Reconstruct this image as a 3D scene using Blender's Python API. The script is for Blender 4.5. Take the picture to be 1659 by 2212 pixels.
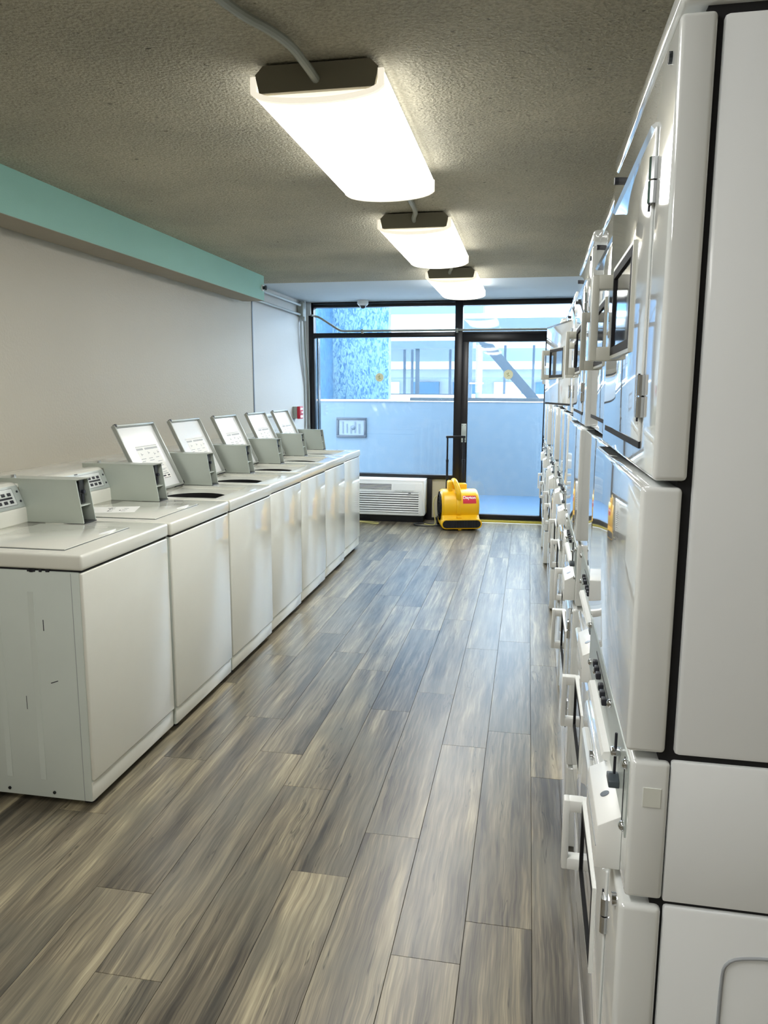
import bpy, bmesh, math, random
from mathutils import Vector, Matrix, Euler

random.seed(7)
for o in list(bpy.data.objects):
    bpy.data.objects.remove(o, do_unlink=True)
scn = bpy.context.scene
COL = scn.collection
PI = math.pi

# ------------------------------------------------------------------ camera
FPX, PITCH, YAW, ROLL, CAMH = 1631.277, 0.1615, 0.1868, 0.0034, 1.4945
cam_d = bpy.data.cameras.new('camera')
cam_d.sensor_fit = 'HORIZONTAL'
cam_d.sensor_width = 36.0
cam_d.lens = FPX / 1659.0 * 36.0
cam_d.clip_start = 0.02
cam_d.clip_end = 200
cam = bpy.data.objects.new('camera', cam_d)
COL.objects.link(cam)
_fw = Vector((-math.sin(YAW) * math.cos(PITCH), math.cos(YAW) * math.cos(PITCH), -math.sin(PITCH)))
_r = Vector((math.cos(YAW), math.sin(YAW), 0))
_u = _r.cross(_fw)
_r2 = _r * math.cos(ROLL) + _u * math.sin(ROLL)
_u2 = -_r * math.sin(ROLL) + _u * math.cos(ROLL)
_m = Matrix((_r2, _u2, -_fw)).transposed().to_4x4()
_m.translation = Vector((0, 0, CAMH))
cam.matrix_world = _m
scn.camera = cam

# ------------------------------------------------------------------ world, exposure
SKY_STRENGTH = 6.2
LAMP_STRENGTH = 11.0
world = bpy.data.worlds.new('world')
scn.world = world
world.use_nodes = True
_bg = world.node_tree.nodes['Background']
_bg.inputs[0].default_value = (0.76, 0.89, 1.0, 1)
_bg.inputs[1].default_value = SKY_STRENGTH
scn.cycles.max_bounces = 7
scn.cycles.diffuse_bounces = 4
scn.cycles.glossy_bounces = 4
scn.cycles.caustics_reflective = False
scn.cycles.caustics_refractive = False
scn.view_settings.view_transform = 'Standard'
scn.view_settings.look = 'None'
scn.view_settings.gamma = 1.0
scn.view_settings.use_curve_mapping = False
scn.view_settings.exposure = 1.22

# ------------------------------------------------------------------ materials
MAT = {}


def srgb(r, g, b):
    f = lambda c: (c / 255 / 12.92) if c / 255 <= 0.04045 else ((c / 255 + 0.055) / 1.055) ** 2.4
    return (f(r), f(g), f(b), 1)


def mat(name, col, rough=0.5, metal=0.0, coat=0.0, spec=0.5, var=0.0, vscale=6.0, bump=0.0, bscale=200.0,
        emis=None, emis_s=0.0):
    m = bpy.data.materials.new(name)
    m.use_nodes = True
    nt = m.node_tree
    p = nt.nodes['Principled BSDF']
    c = srgb(*col)
    p.inputs['Base Color'].default_value = c
    p.inputs['Roughness'].default_value = rough
    p.inputs['Metallic'].default_value = metal
    p.inputs['Coat Weight'].default_value = coat
    p.inputs['Coat Roughness'].default_value = 0.03
    p.inputs['Specular IOR Level'].default_value = spec
    if emis:
        p.inputs['Emission Color'].default_value = (*emis, 1)
        p.inputs['Emission Strength'].default_value = emis_s
    tc = nt.nodes.new('ShaderNodeTexCoord')
    if var > 0:
        n = nt.nodes.new('ShaderNodeTexNoise')
        n.inputs['Scale'].default_value = vscale
        n.inputs['Detail'].default_value = 6
        nt.links.new(tc.outputs['Object'], n.inputs['Vector'])
        mx = nt.nodes.new('ShaderNodeMix')
        mx.data_type = 'RGBA'
        mx.inputs[6].default_value = tuple(v * (1 - var) for v in c[:3]) + (1,)
        mx.inputs[7].default_value = tuple(min(1, v * (1 + var * 0.6)) for v in c[:3]) + (1,)
        nt.links.new(n.outputs['Fac'], mx.inputs[0])
        nt.links.new(mx.outputs[2], p.inputs['Base Color'])
    if bump > 0:
        n = nt.nodes.new('ShaderNodeTexNoise')
        n.inputs['Scale'].default_value = bscale
        n.inputs['Detail'].default_value = 4
        nt.links.new(tc.outputs['Object'], n.inputs['Vector'])
        b = nt.nodes.new('ShaderNodeBump')
        b.inputs['Strength'].default_value = bump
        b.inputs['Distance'].default_value = 0.01
        nt.links.new(n.outputs['Fac'], b.inputs['Height'])
        nt.links.new(b.outputs['Normal'], p.inputs['Normal'])
    MAT[name] = m
    return m


mat('enamel', (222, 225, 224), 0.07, coat=1.0, var=0.03, vscale=3, bump=0.006, bscale=6)
MAT['enamel'].node_tree.nodes['Principled BSDF'].inputs['Coat IOR'].default_value = 1.8
MAT['enamel'].node_tree.nodes['Principled BSDF'].inputs['IOR'].default_value = 1.7
mat('enamel_side', (226, 229, 230), 0.3, coat=0.25, var=0.04, vscale=4)
mat('washer_white', (222, 222, 212), 0.22, coat=0.7, var=0.05, vscale=4, bump=0.01, bscale=7)
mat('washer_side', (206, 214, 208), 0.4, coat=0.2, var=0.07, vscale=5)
mat('handle_beige', (190, 190, 180), 0.4)
mat('handle_white', (230, 231, 228), 0.4)
mat('black_gap', (10, 10, 14), 0.8)
mat('black_gloss', (9, 10, 22), 0.1, coat=0.6)
mat('rubber', (18, 18, 22), 0.6)
mat('chrome', (205, 208, 212), 0.12, metal=1.0)
mat('dark_chrome', (90, 96, 102), 0.25, metal=1.0)
mat('knob_grey', (66, 74, 80), 0.35)
mat('coin_grey', (186, 193, 184), 0.34, metal=0.25, var=0.06, vscale=7, coat=0.15)
mat('coin_dark', (62, 64, 66), 0.35, metal=0.6)
mat('panel_grey', (176, 184, 180), 0.32, metal=0.2)
mat('label_silver', (203, 208, 206), 0.35)
mat('ink', (28, 30, 40), 0.5)
mat('ink_grey', (150, 154, 158), 0.6)
mat('lid_rim', (170, 174, 168), 0.35, metal=0.35)
mat('lid_inner', (228, 230, 230), 0.16, coat=0.5)
mat('paper', (236, 236, 232), 0.7)
mat('basin', (196, 198, 190), 0.3, coat=0.3)
mat('frame_black', (16, 15, 20), 0.35, spec=0.4)
mat('teal', (146, 194, 182), 0.55, var=0.05, vscale=5, bump=0.15, bscale=160)
mat('soffit_tan', (150, 142, 128), 0.7, var=0.08, vscale=8, bump=0.1, bscale=120)
mat('conduit', (178, 184, 184), 0.4, var=0.05)
mat('conduit_dark', (142, 146, 138), 0.45, var=0.08)
mat('fixture_metal', (124, 120, 106), 0.5, metal=0.1, var=0.05)
mat('fixture_end', (232, 226, 204), 0.5, emis=(1.0, 0.93, 0.78), emis_s=0.35)
mat('ac_white', (240, 242, 242), 0.4)
mat('ac_dark', (52, 56, 62), 0.5)
mat('panel_beige', (196, 192, 174), 0.55, var=0.12, vscale=7)
mat('yellow', (238, 184, 10), 0.33, var=0.05, vscale=8)
mat('label_red', (204, 26, 52), 0.35)
mat('label_white', (244, 244, 244), 0.4)
mat('cord_yellow', (196, 186, 120), 0.5)
mat('cord_black', (22, 22, 24), 0.5)
mat('brass', (176, 160, 60), 0.4, metal=0.2, var=0.1, vscale=20)
mat('alarm_red', (176, 20, 44), 0.35)
mat('cam_white', (226, 230, 230), 0.4)
mat('sticker', (236, 234, 196), 0.6)
mat('sticker_ink', (176, 172, 110), 0.6)
mat('back_wall', (190, 186, 176), 0.7, var=0.05)
mat('walk_floor', (46, 74, 98), 0.55, var=0.15, vscale=4)
mat('parapet', (74, 92, 106), 0.75, var=0.04, vscale=3, bump=0.05, bscale=60)
mat('cap_white', (238, 240, 242), 0.7, var=0.04)
mat('cap_dark', (28, 42, 52), 0.7, var=0.25, vscale=14)
mat('steel_blue', (62, 80, 96), 0.6, var=0.08, vscale=6)
mat('steel_dark', (34, 52, 66), 0.6, var=0.1, vscale=12)
mat('ext_white', (236, 240, 244), 0.7, var=0.03)
mat('ext_pale', (160, 172, 182), 0.7, var=0.05)
mat('ext_blue', (80, 120, 148), 0.7, var=0.05)
mat('ext_grey', (112, 128, 140), 0.6)
mat('light_frame', (12, 30, 46), 0.5)
mat('light_lens', (74, 90, 104), 0.3)
mat('light_shapes', (46, 62, 76), 0.4)
mat('tape', (214, 216, 208), 0.3)


def lens_material():
    m = bpy.data.materials.new('lens')
    m.use_nodes = True
    nt = m.node_tree
    p = nt.nodes['Principled BSDF']
    p.inputs['Base Color'].default_value = (0.85, 0.84, 0.8, 1)
    p.inputs['Roughness'].default_value = 0.35
    p.inputs['Emission Color'].default_value = (1.0, 0.995, 0.96, 1)
    # two tubes lie behind the prismatic lens: brighter along them, dimmer to the rims
    tc = nt.nodes.new('ShaderNodeTexCoord')
    sx = nt.nodes.new('ShaderNodeSeparateXYZ')
    nt.links.new(tc.outputs['Object'], sx.inputs[0])
    ab = nt.nodes.new('ShaderNodeMath'); ab.operation = 'ABSOLUTE'
    nt.links.new(sx.outputs['X'], ab.inputs[0])
    r = nt.nodes.new('ShaderNodeMapRange')
    r.interpolation_type = 'SMOOTHSTEP'
    r.inputs['From Min'].default_value = 0.20
    r.inputs['From Max'].default_value = 0.08
    r.inputs['To Min'].default_value = 0.36
    r.inputs['To Max'].default_value = 1.0
    nt.links.new(ab.outputs[0], r.inputs['Value'])
    ay = nt.nodes.new('ShaderNodeMath'); ay.operation = 'ABSOLUTE'
    nt.links.new(sx.outputs['Y'], ay.inputs[0])
    r2 = nt.nodes.new('ShaderNodeMapRange')
    r2.interpolation_type = 'SMOOTHSTEP'
    r2.inputs['From Min'].default_value = 0.61
    r2.inputs['From Max'].default_value = 0.45
    r2.inputs['To Min'].default_value = 0.3
    r2.inputs['To Max'].default_value = 1.0
    nt.links.new(ay.outputs[0], r2.inputs['Value'])
    mu = nt.nodes.new('ShaderNodeMath'); mu.operation = 'MULTIPLY'
    nt.links.new(r.outputs[0], mu.inputs[0]); nt.links.new(r2.outputs[0], mu.inputs[1])
    m2 = nt.nodes.new('ShaderNodeMath'); m2.operation = 'MULTIPLY'
    nt.links.new(mu.outputs[0], m2.inputs[0]); m2.inputs[1].default_value = LAMP_STRENGTH
    nt.links.new(m2.outputs[0], p.inputs['Emission Strength'])
    MAT['lens'] = m


lens_material()


def glass_material(name, tint, gloss=1.0, haze=0.0):
    m = bpy.data.materials.new(name)
    m.use_nodes = True
    nt = m.node_tree
    for n in list(nt.nodes):
        nt.nodes.remove(n)
    out = nt.nodes.new('ShaderNodeOutputMaterial')
    tr = nt.nodes.new('ShaderNodeBsdfTransparent'); tr.inputs[0].default_value = tint
    gl = nt.nodes.new('ShaderNodeBsdfGlossy'); gl.inputs['Roughness'].default_value = 0.02
    df = nt.nodes.new('ShaderNodeBsdfDiffuse'); df.inputs[0].default_value = (0.85, 0.92, 1, 1)
    lw = nt.nodes.new('ShaderNodeLayerWeight'); lw.inputs['Blend'].default_value = 0.5
    pw = nt.nodes.new('ShaderNodeMath'); pw.operation = 'POWER'; pw.inputs[1].default_value = 5.0
    nt.links.new(lw.outputs['Facing'], pw.inputs[0])
    fr = nt.nodes.new('ShaderNodeMath'); fr.operation = 'MULTIPLY_ADD'; fr.inputs[1].default_value = 0.9; fr.inputs[2].default_value = 0.035
    nt.links.new(pw.outputs[0], fr.inputs[0])
    mh = nt.nodes.new('ShaderNodeMixShader')
    # pale haze mixed into the pane, patchy by noise
    tc = nt.nodes.new('ShaderNodeTexCoord')
    n = nt.nodes.new('ShaderNodeTexNoise'); n.inputs['Scale'].default_value = 9; n.inputs['Detail'].default_value = 8
    nt.links.new(tc.outputs['Object'], n.inputs['Vector'])
    rm = nt.nodes.new('ShaderNodeMapRange')
    rm.inputs['From Min'].default_value = 0.45; rm.inputs['From Max'].default_value = 0.8
    rm.inputs['To Min'].default_value = haze * 0.5; rm.inputs['To Max'].default_value = haze * 1.6
    nt.links.new(n.outputs['Fac'], rm.inputs['Value'])
    nt.links.new(rm.outputs[0], mh.inputs[0])
    nt.links.new(tr.outputs[0], mh.inputs[1]); nt.links.new(df.outputs[0], mh.inputs[2])
    mx = nt.nodes.new('ShaderNodeMixShader')
    nt.links.new(fr.outputs[0], mx.inputs[0])
    nt.links.new(mh.outputs[0], mx.inputs[1]); nt.links.new(gl.outputs[0], mx.inputs[2])
    nt.links.new(mx.outputs[0], out.inputs[0])
    MAT[name] = m


glass_material('pane', (0.93, 0.97, 1.0, 1), haze=0.045)


def ceiling_material():
    m = bpy.data.materials.new('popcorn')
    m.use_nodes = True
    nt = m.node_tree
    p = nt.nodes['Principled BSDF']
    p.inputs['Roughness'].default_value = 0.85
    p.inputs['Specular IOR Level'].default_value = 0.25
    tc = nt.nodes.new('ShaderNodeTexCoord')
    big = nt.nodes.new('ShaderNodeTexNoise'); big.inputs['Scale'].default_value = 1.6; big.inputs['Detail'].default_value = 3
    nt.links.new(tc.outputs['Object'], big.inputs['Vector'])
    fine = nt.nodes.new('ShaderNodeTexNoise'); fine.inputs['Scale'].default_value = 95; fine.inputs['Detail'].default_value = 3
    nt.links.new(tc.outputs['Object'], fine.inputs['Vector'])
    spk = nt.nodes.new('ShaderNodeTexNoise'); spk.inputs['Scale'].default_value = 38; spk.inputs['Detail'].default_value = 2
    nt.links.new(tc.outputs['Object'], spk.inputs['Vector'])
    rp = nt.nodes.new('ShaderNodeValToRGB')
    rp.color_ramp.elements[0].position = 0.3; rp.color_ramp.elements[0].color = srgb(162, 158, 142)
    rp.color_ramp.elements[1].position = 0.7; rp.color_ramp.elements[1].color = srgb(184, 178, 158)
    nt.links.new(big.outputs['Fac'], rp.inputs[0])
    # dark pits
    pit = nt.nodes.new('ShaderNodeMapRange')
    pit.inputs['From Min'].default_value = 0.24; pit.inputs['From Max'].default_value = 0.30
    pit.inputs['To Min'].default_value = 0.45; pit.inputs['To Max'].default_value = 1.0
    nt.links.new(spk.outputs['Fac'], pit.inputs['Value'])
    gr = nt.nodes.new('ShaderNodeMapRange')
    gr.inputs['From Min'].default_value = 0.3; gr.inputs['From Max'].default_value = 0.7
    gr.inputs['To Min'].default_value = 0.8; gr.inputs['To Max'].default_value = 1.12
    nt.links.new(fine.outputs['Fac'], gr.inputs['Value'])
    mul = nt.nodes.new('ShaderNodeMath'); mul.operation = 'MULTIPLY'
    nt.links.new(pit.outputs[0], mul.inputs[0]); nt.links.new(gr.outputs[0], mul.inputs[1])
    mx = nt.nodes.new('ShaderNodeMix'); mx.data_type = 'RGBA'; mx.blend_type = 'MULTIPLY'
    mx.inputs[0].default_value = 1.0
    nt.links.new(rp.outputs[0], mx.inputs[6]); nt.links.new(mul.outputs[0], mx.inputs[7])
    nt.links.new(mx.outputs[2], p.inputs['Base Color'])
    b = nt.nodes.new('ShaderNodeBump'); b.inputs['Strength'].default_value = 0.9; b.inputs['Distance'].default_value = 0.012
    nt.links.new(fine.outputs['Fac'], b.inputs['Height'])
    nt.links.new(b.outputs['Normal'], p.inputs['Normal'])
    MAT['popcorn'] = m


ceiling_material()
mat('ceiling_smooth', (206, 215, 220), 0.7, var=0.06, vscale=2, bump=0.08, bscale=30)


def wall_material():
    m = mat('wall_paint', (184, 178, 163), 0.5, var=0.05, vscale=1.2, bump=0.22, bscale=70)
    p = m.node_tree.nodes['Principled BSDF']
    p.inputs['Specular IOR Level'].default_value = 0.4


wall_material()
mat('wall_paint_far', (192, 191, 187), 0.45, var=0.05, vscale=1.5, bump=0.1, bscale=50)


def stucco_material(name, c0, c1):
    m = bpy.data.materials.new(name)
    m.use_nodes = True
    nt = m.node_tree
    p = nt.nodes['Principled BSDF']
    p.inputs['Roughness'].default_value = 0.8
    tc = nt.nodes.new('ShaderNodeTexCoord')
    mp = nt.nodes.new('ShaderNodeMapping'); mp.inputs['Scale'].default_value = (1, 1, 0.5)
    nt.links.new(tc.outputs['Object'], mp.inputs[0])
    n = nt.nodes.new('ShaderNodeTexNoise'); n.inputs['Scale'].default_value = 26; n.inputs['Detail'].default_value = 5
    n.inputs['Distortion'].default_value = 1.2
    nt.links.new(mp.outputs[0], n.inputs['Vector'])
    rp = nt.nodes.new('ShaderNodeValToRGB')
    rp.color_ramp.elements[0].position = 0.38; rp.color_ramp.elements[0].color = srgb(*c0)
    rp.color_ramp.elements[1].position = 0.6; rp.color_ramp.elements[1].color = srgb(*c1)
    nt.links.new(n.outputs['Fac'], rp.inputs[0])
    nt.links.new(rp.outputs[0], p.inputs['Base Color'])
    b = nt.nodes.new('ShaderNodeBump'); b.inputs['Strength'].default_value = 0.8; b.inputs['Distance'].default_value = 0.02
    nt.links.new(n.outputs['Fac'], b.inputs['Height'])
    nt.links.new(b.outputs['Normal'], p.inputs['Normal'])
    MAT[name] = m


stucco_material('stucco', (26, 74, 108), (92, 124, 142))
stucco_material('stucco_shaded', (16, 60, 92), (40, 86, 116))  # same stucco in deeper blue: shade on the side wall put into the colour


def plank_material():
    m = bpy.data.materials.new('plank_vinyl')
    m.use_nodes = True
    nt = m.node_tree
    N, L = nt.nodes.new, nt.links.new
    p = nt.nodes['Principled BSDF']
    p.inputs['Roughness'].default_value = 0.33
    p.inputs['Specular IOR Level'].default_value = 0.6
    tc = N('ShaderNodeTexCoord')
    oi = N('ShaderNodeObjectInfo')
    # every plank reads another stretch of the print
    sc = N('ShaderNodeVectorMath'); sc.operation = 'SCALE'
    cmb = N('ShaderNodeCombineXYZ')
    m1 = N('ShaderNodeMath'); m1.operation = 'MULTIPLY'; m1.inputs[1].default_value = 37.0
    m2 = N('ShaderNodeMath'); m2.operation = 'MULTIPLY'; m2.inputs[1].default_value = 91.0
    L(oi.outputs['Random'], m1.inputs[0]); L(oi.outputs['Random'], m2.inputs[0])
    L(m1.outputs[0], cmb.inputs[0]); L(m2.outputs[0], cmb.inputs[1])
    add = N('ShaderNodeVectorMath'); add.operation = 'ADD'
    L(tc.outputs['Object'], add.inputs[0]); L(cmb.outputs[0], add.inputs[1])
    # broad light and dark bands along the board
    mpb = N('ShaderNodeMapping'); mpb.inputs['Scale'].default_value = (13, 0.8, 1)
    L(add.outputs[0], mpb.inputs[0])
    nb = N('ShaderNodeTexNoise'); nb.inputs['Scale'].default_value = 1.0; nb.inputs['Detail'].default_value = 4
    nb.inputs['Distortion'].default_value = 0.5
    L(mpb.outputs[0], nb.inputs['Vector'])
    # grain lines with swirls
    warp = N('ShaderNodeTexNoise'); warp.inputs['Scale'].default_value = 5.0; warp.inputs['Detail'].default_value = 2
    L(add.outputs[0], warp.inputs['Vector'])
    wsc = N('ShaderNodeVectorMath'); wsc.operation = 'SCALE'; wsc.inputs['Scale'].default_value = 0.022
    L(warp.outputs['Color'], wsc.inputs[0])
    add2 = N('ShaderNodeVectorMath'); add2.operation = 'ADD'
    L(add.outputs[0], add2.inputs[0]); L(wsc.outputs[0], add2.inputs[1])
    mpg = N('ShaderNodeMapping'); mpg.inputs['Scale'].default_value = (85, 3.0, 1)
    L(add2.outputs[0], mpg.inputs[0])
    ng = N('ShaderNodeTexNoise'); ng.inputs['Scale'].default_value = 1.0; ng.inputs['Detail'].default_value = 5
    L(mpg.outputs[0], ng.inputs['Vector'])
    mpf = N('ShaderNodeMapping'); mpf.inputs['Scale'].default_value = (300, 8, 1)
    L(add2.outputs[0], mpf.inputs[0])
    nf = N('ShaderNodeTexNoise'); nf.inputs['Scale'].default_value = 1.0; nf.inputs['Detail'].default_value = 2
    L(mpf.outputs[0], nf.inputs['Vector'])
    # mix factors
    a = N('ShaderNodeMath'); a.operation = 'MULTIPLY'; a.inputs[1].default_value = 0.52
    L(nb.outputs['Fac'], a.inputs[0])
    b = N('ShaderNodeMath'); b.operation = 'MULTIPLY_ADD'; b.inputs[1].default_value = 0.30
    L(ng.outputs['Fac'], b.inputs[0]); L(a.outputs[0], b.inputs[2])
    c = N('ShaderNodeMath'); c.operation = 'MULTIPLY_ADD'; c.inputs[1].default_value = 0.18
    L(nf.outputs['Fac'], c.inputs[0]); L(b.outputs[0], c.inputs[2])
    rr = N('ShaderNodeMath'); rr.operation = 'MULTIPLY_ADD'; rr.inputs[1].default_value = 0.10; rr.inputs[2].default_value = -0.05
    L(oi.outputs['Random'], rr.inputs[0])
    d = N('ShaderNodeMath'); d.operation = 'ADD'
    L(c.outputs[0], d.inputs[0]); L(rr.outputs[0], d.inputs[1])
    rp = N('ShaderNodeValToRGB')
    cr = rp.color_ramp
    cr.elements[0].position = 0.35; cr.elements[0].color = srgb(50, 46, 40)
    cr.elements[1].position = 0.67; cr.elements[1].color = srgb(186, 174, 145)
    for pos, col in ((0.425, (80, 73, 62)), (0.475, (103, 95, 80)), (0.525, (122, 113, 95)), (0.595, (154, 143, 118))):
        e = cr.elements.new(pos); e.color = srgb(*col)
    L(d.outputs[0], rp.inputs[0])
    # greyish patches
    ngr = N('ShaderNodeTexNoise'); ngr.inputs['Scale'].default_value = 3.0; ngr.inputs['Detail'].default_value = 2
    L(add.outputs[0], ngr.inputs['Vector'])
    gm = N('ShaderNodeMapRange'); gm.inputs['From Min'].default_value = 0.45; gm.inputs['From Max'].default_value = 0.7
    gm.inputs['To Max'].default_value = 0.55
    L(ngr.outputs['Fac'], gm.inputs['Value'])
    mx = N('ShaderNodeMix'); mx.data_type = 'RGBA'; mx.inputs[7].default_value = srgb(104, 102, 91)
    L(gm.outputs[0], mx.inputs[0]); L(rp.outputs[0], mx.inputs[6])
    # thin dark cracks
    mpc = N('ShaderNodeMapping'); mpc.inputs['Scale'].default_value = (26, 1.7, 1)
    L(add2.outputs[0], mpc.inputs[0])
    nc = N('ShaderNodeTexNoise'); nc.inputs['Scale'].default_value = 1.0; nc.inputs['Detail'].default_value = 3
    L(mpc.outputs[0], nc.inputs['Vector'])
    cd = N('ShaderNodeMath'); cd.operation = 'SUBTRACT'; cd.inputs[1].default_value = 0.36
    L(nc.outputs['Fac'], cd.inputs[0])
    ca = N('ShaderNodeMath'); ca.operation = 'ABSOLUTE'; L(cd.outputs[0], ca.inputs[0])
    cm = N('ShaderNodeMapRange'); cm.inputs['From Min'].default_value = 0.003; cm.inputs['From Max'].default_value = 0.012
    cm.inputs['To Min'].default_value = 0.45; cm.inputs['To Max'].default_value = 1.0
    L(ca.outputs[0], cm.inputs['Value'])
    mc = N('ShaderNodeMix'); mc.data_type = 'RGBA'; mc.blend_type = 'MULTIPLY'; mc.inputs[0].default_value = 1.0
    L(mx.outputs[2], mc.inputs[6]); L(cm.outputs[0], mc.inputs[7])
    mk = N('ShaderNodeMapping'); mk.inputs['Scale'].default_value = (4.2, 1.5, 1)
    L(add2.outputs[0], mk.inputs[0])
    vk = N('ShaderNodeTexVoronoi'); vk.inputs['Scale'].default_value = 1.0
    L(mk.outputs[0], vk.inputs['Vector'])
    km = N('ShaderNodeMapRange'); km.inputs['From Min'].default_value = 0.015; km.inputs['From Max'].default_value = 0.06
    km.inputs['To Min'].default_value = 0.4; km.inputs['To Max'].default_value = 1.0
    L(vk.outputs['Distance'], km.inputs['Value'])
    mk2 = N('ShaderNodeMix'); mk2.data_type = 'RGBA'; mk2.blend_type = 'MULTIPLY'; mk2.inputs[0].default_value = 1.0
    L(mc.outputs[2], mk2.inputs[6]); L(km.outputs[0], mk2.inputs[7])
    L(mk2.outputs[2], p.inputs['Base Color'])
    bp = N('ShaderNodeBump'); bp.inputs['Strength'].default_value = 0.07; bp.inputs['Distance'].default_value = 0.004
    L(c.outputs[0], bp.inputs['Height']); L(bp.outputs['Normal'], p.inputs['Normal'])
    MAT['plank_vinyl'] = m


plank_material()


# ------------------------------------------------------------------ mesh helpers
class MB:
    def __init__(s):
        s.bm = bmesh.new()

    def box(s, x0, x1, y0, y1, z0, z1, bev=0.0, seg=2):
        c = [(x, y, z) for x in (x0, x1) for y in (y0, y1) for z in (z0, z1)]
        v = [s.bm.verts.new(p) for p in c]
        fs = []
        for q in ((0, 1, 3, 2), (4, 6, 7, 5), (0, 4, 5, 1), (2, 3, 7, 6), (0, 2, 6, 4), (1, 5, 7, 3)):
            fs.append(s.bm.faces.new([v[i] for i in q]))
        if bev > 0:
            es = list({e for f in fs for e in f.edges})
            bmesh.ops.bevel(s.bm, geom=es, offset=bev, segments=seg, profile=0.5, affect='EDGES')
        return s

    def prism(s, pts, axis, a, b, bev=0.0, seg=2, caponly=False):
        """extrude a polygon of 2-D pts along axis (0,1,2) from a to b; pts give the other two axes in order"""
        def P(p, t):
            q = list(p); q.insert(axis, t); return q
        va = [s.bm.verts.new(P(p, a)) for p in pts]
        vb = [s.bm.verts.new(P(p, b)) for p in pts]
        n = len(pts)
        fs = [s.bm.faces.new(va[::-1]), s.bm.faces.new(vb)]
        for i in range(n):
            fs.append(s.bm.faces.new([va[i], va[(i + 1) % n], vb[(i + 1) % n], vb[i]]))
        bmesh.ops.recalc_face_normals(s.bm, faces=fs)
        if bev > 0:
            if caponly:
                es = list({e for f in fs[:2] for e in f.edges})
            else:
                es = list({e for f in fs for e in f.edges})
            bmesh.ops.bevel(s.bm, geom=es, offset=bev, segments=seg, profile=0.5, affect='EDGES')
        return s

    def cyl(s, p0, p1, r, n=16, r1=None):
        p0, p1 = Vector(p0), Vector(p1)
        d = (p1 - p0)
        L = d.length
        mtx = Matrix.Translation((p0 + p1) / 2) @ d.to_track_quat('Z', 'Y').to_matrix().to_4x4()
        bmesh.ops.create_cone(s.bm, cap_ends=True, segments=n, radius1=r, radius2=r if r1 is None else r1, depth=L, matrix=mtx)
        return s

    def sphere(s, c, r, sc=(1, 1, 1), u=16, v=10):
        mtx = Matrix.Translation(c) @ Matrix.Diagonal((*sc, 1))
        bmesh.ops.create_uvsphere(s.bm, u_segments=u, v_segments=v, radius=r, matrix=mtx)
        return s

    def tube(s, pts, r, n=10):
        pts = [Vector(p) for p in pts]
        rings = []
        up = Vector((0.123, 0.31, 0.94)).normalized()
        for i, p in enumerate(pts):
            t = (pts[min(i + 1, len(pts) - 1)] - pts[max(i - 1, 0)]).normalized()
            a = t.cross(up).normalized()
            if a.length < 0.1:
                a = t.cross(Vector((1, 0, 0))).normalized()
            b = t.cross(a).normalized()
            rings.append([s.bm.verts.new(p + a * r * math.cos(2 * PI * k / n) + b * r * math.sin(2 * PI * k / n)) for k in range(n)])
        fs = []
        for i in range(len(rings) - 1):
            for k in range(n):
                fs.append(s.bm.faces.new([rings[i][k], rings[i][(k + 1) % n], rings[i + 1][(k + 1) % n], rings[i + 1][k]]))
        fs.append(s.bm.faces.new(rings[0][::-1])); fs.append(s.bm.faces.new(rings[-1]))
        bmesh.ops.recalc_face_normals(s.bm, faces=fs)
        return s

    def build(s, name, material, parent=None, loc=None, smooth=True, **props):
        me = bpy.data.meshes.new(name)
        s.bm.normal_update()
        if smooth:
            for f in s.bm.faces:
                f.smooth = True
            for e in s.bm.edges:
                if len(e.link_faces) == 2 and e.calc_face_angle(0) > 0.62:
                    e.smooth = False
        s.bm.to_mesh(me)
        s.bm.free()
        me.materials.append(MAT[material])
        o = bpy.data.objects.new(name, me)
        COL.objects.link(o)
        if parent is not None:
            o.parent = parent
        if loc is not None:
            o.location = loc
        for k, v in props.items():
            o[k] = v
        return o


def box(*a, **k):
    return MB().box(*a, **k)


def thing(name, loc=(0, 0, 0), rz=0.0, **props):
    o = bpy.data.objects.new(name, None)
    o.empty_display_size = 0.05
    COL.objects.link(o)
    o.location = loc
    o.rotation_euler = (0, 0, rz)
    for k, v in props.items():
        o[k] = v
    return o


KIDS = {}


def children_of(o):
    return list(o.children)


def copy_tree(o, parent=None):
    c = o.copy()
    COL.objects.link(c)
    if parent is not None:
        c.parent = parent
    for ch in children_of(o):
        copy_tree(ch, c)
    return c


def arc(cx, cy, r, a0, a1, n):
    return [(cx + r * math.cos(math.radians(a0 + (a1 - a0) * i / n)), cy + r * math.sin(math.radians(a0 + (a1 - a0) * i / n))) for i in range(n + 1)]


def smooth_path(pts, it=3):
    pts = [Vector(p) for p in pts]
    for _ in range(it):
        q = [pts[0]]
        for i in range(len(pts) - 1):
            q.append(pts[i] * 0.75 + pts[i + 1] * 0.25); q.append(pts[i] * 0.25 + pts[i + 1] * 0.75)
        q.append(pts[-1])
        pts = q
    return pts


ST = 'structure'
XW, XR, YF, YB, ZC = -2.54, 1.02, 8.56, -3.2, 2.46

# ================================================================== SETTING
floor = box(XW - 0.1, XR + 0.1, YB - 0.1, YF + 0.12, -0.12, -0.004).build('floor', 'rubber', kind=ST, label='grey brown wood look vinyl plank floor')
ROWX = 0.0575
PW, PL = 0.1855, 1.235
JOINT = {0: 2.807, 1: 1.945, 2: 1.778, 3: 2.316, 4: 2.072, 5: 2.561, 6: 2.808, 7: 3.119, 8: 2.686, -1: 2.2, -2: 3.3, -3: 2.6, -4: 1.9, -5: 3.0,
         9: 2.25, 10: 3.0, 11: 2.0, 12: 2.55, 13: 1.8, 14: 3.05}
_plank_cache = {}


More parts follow.
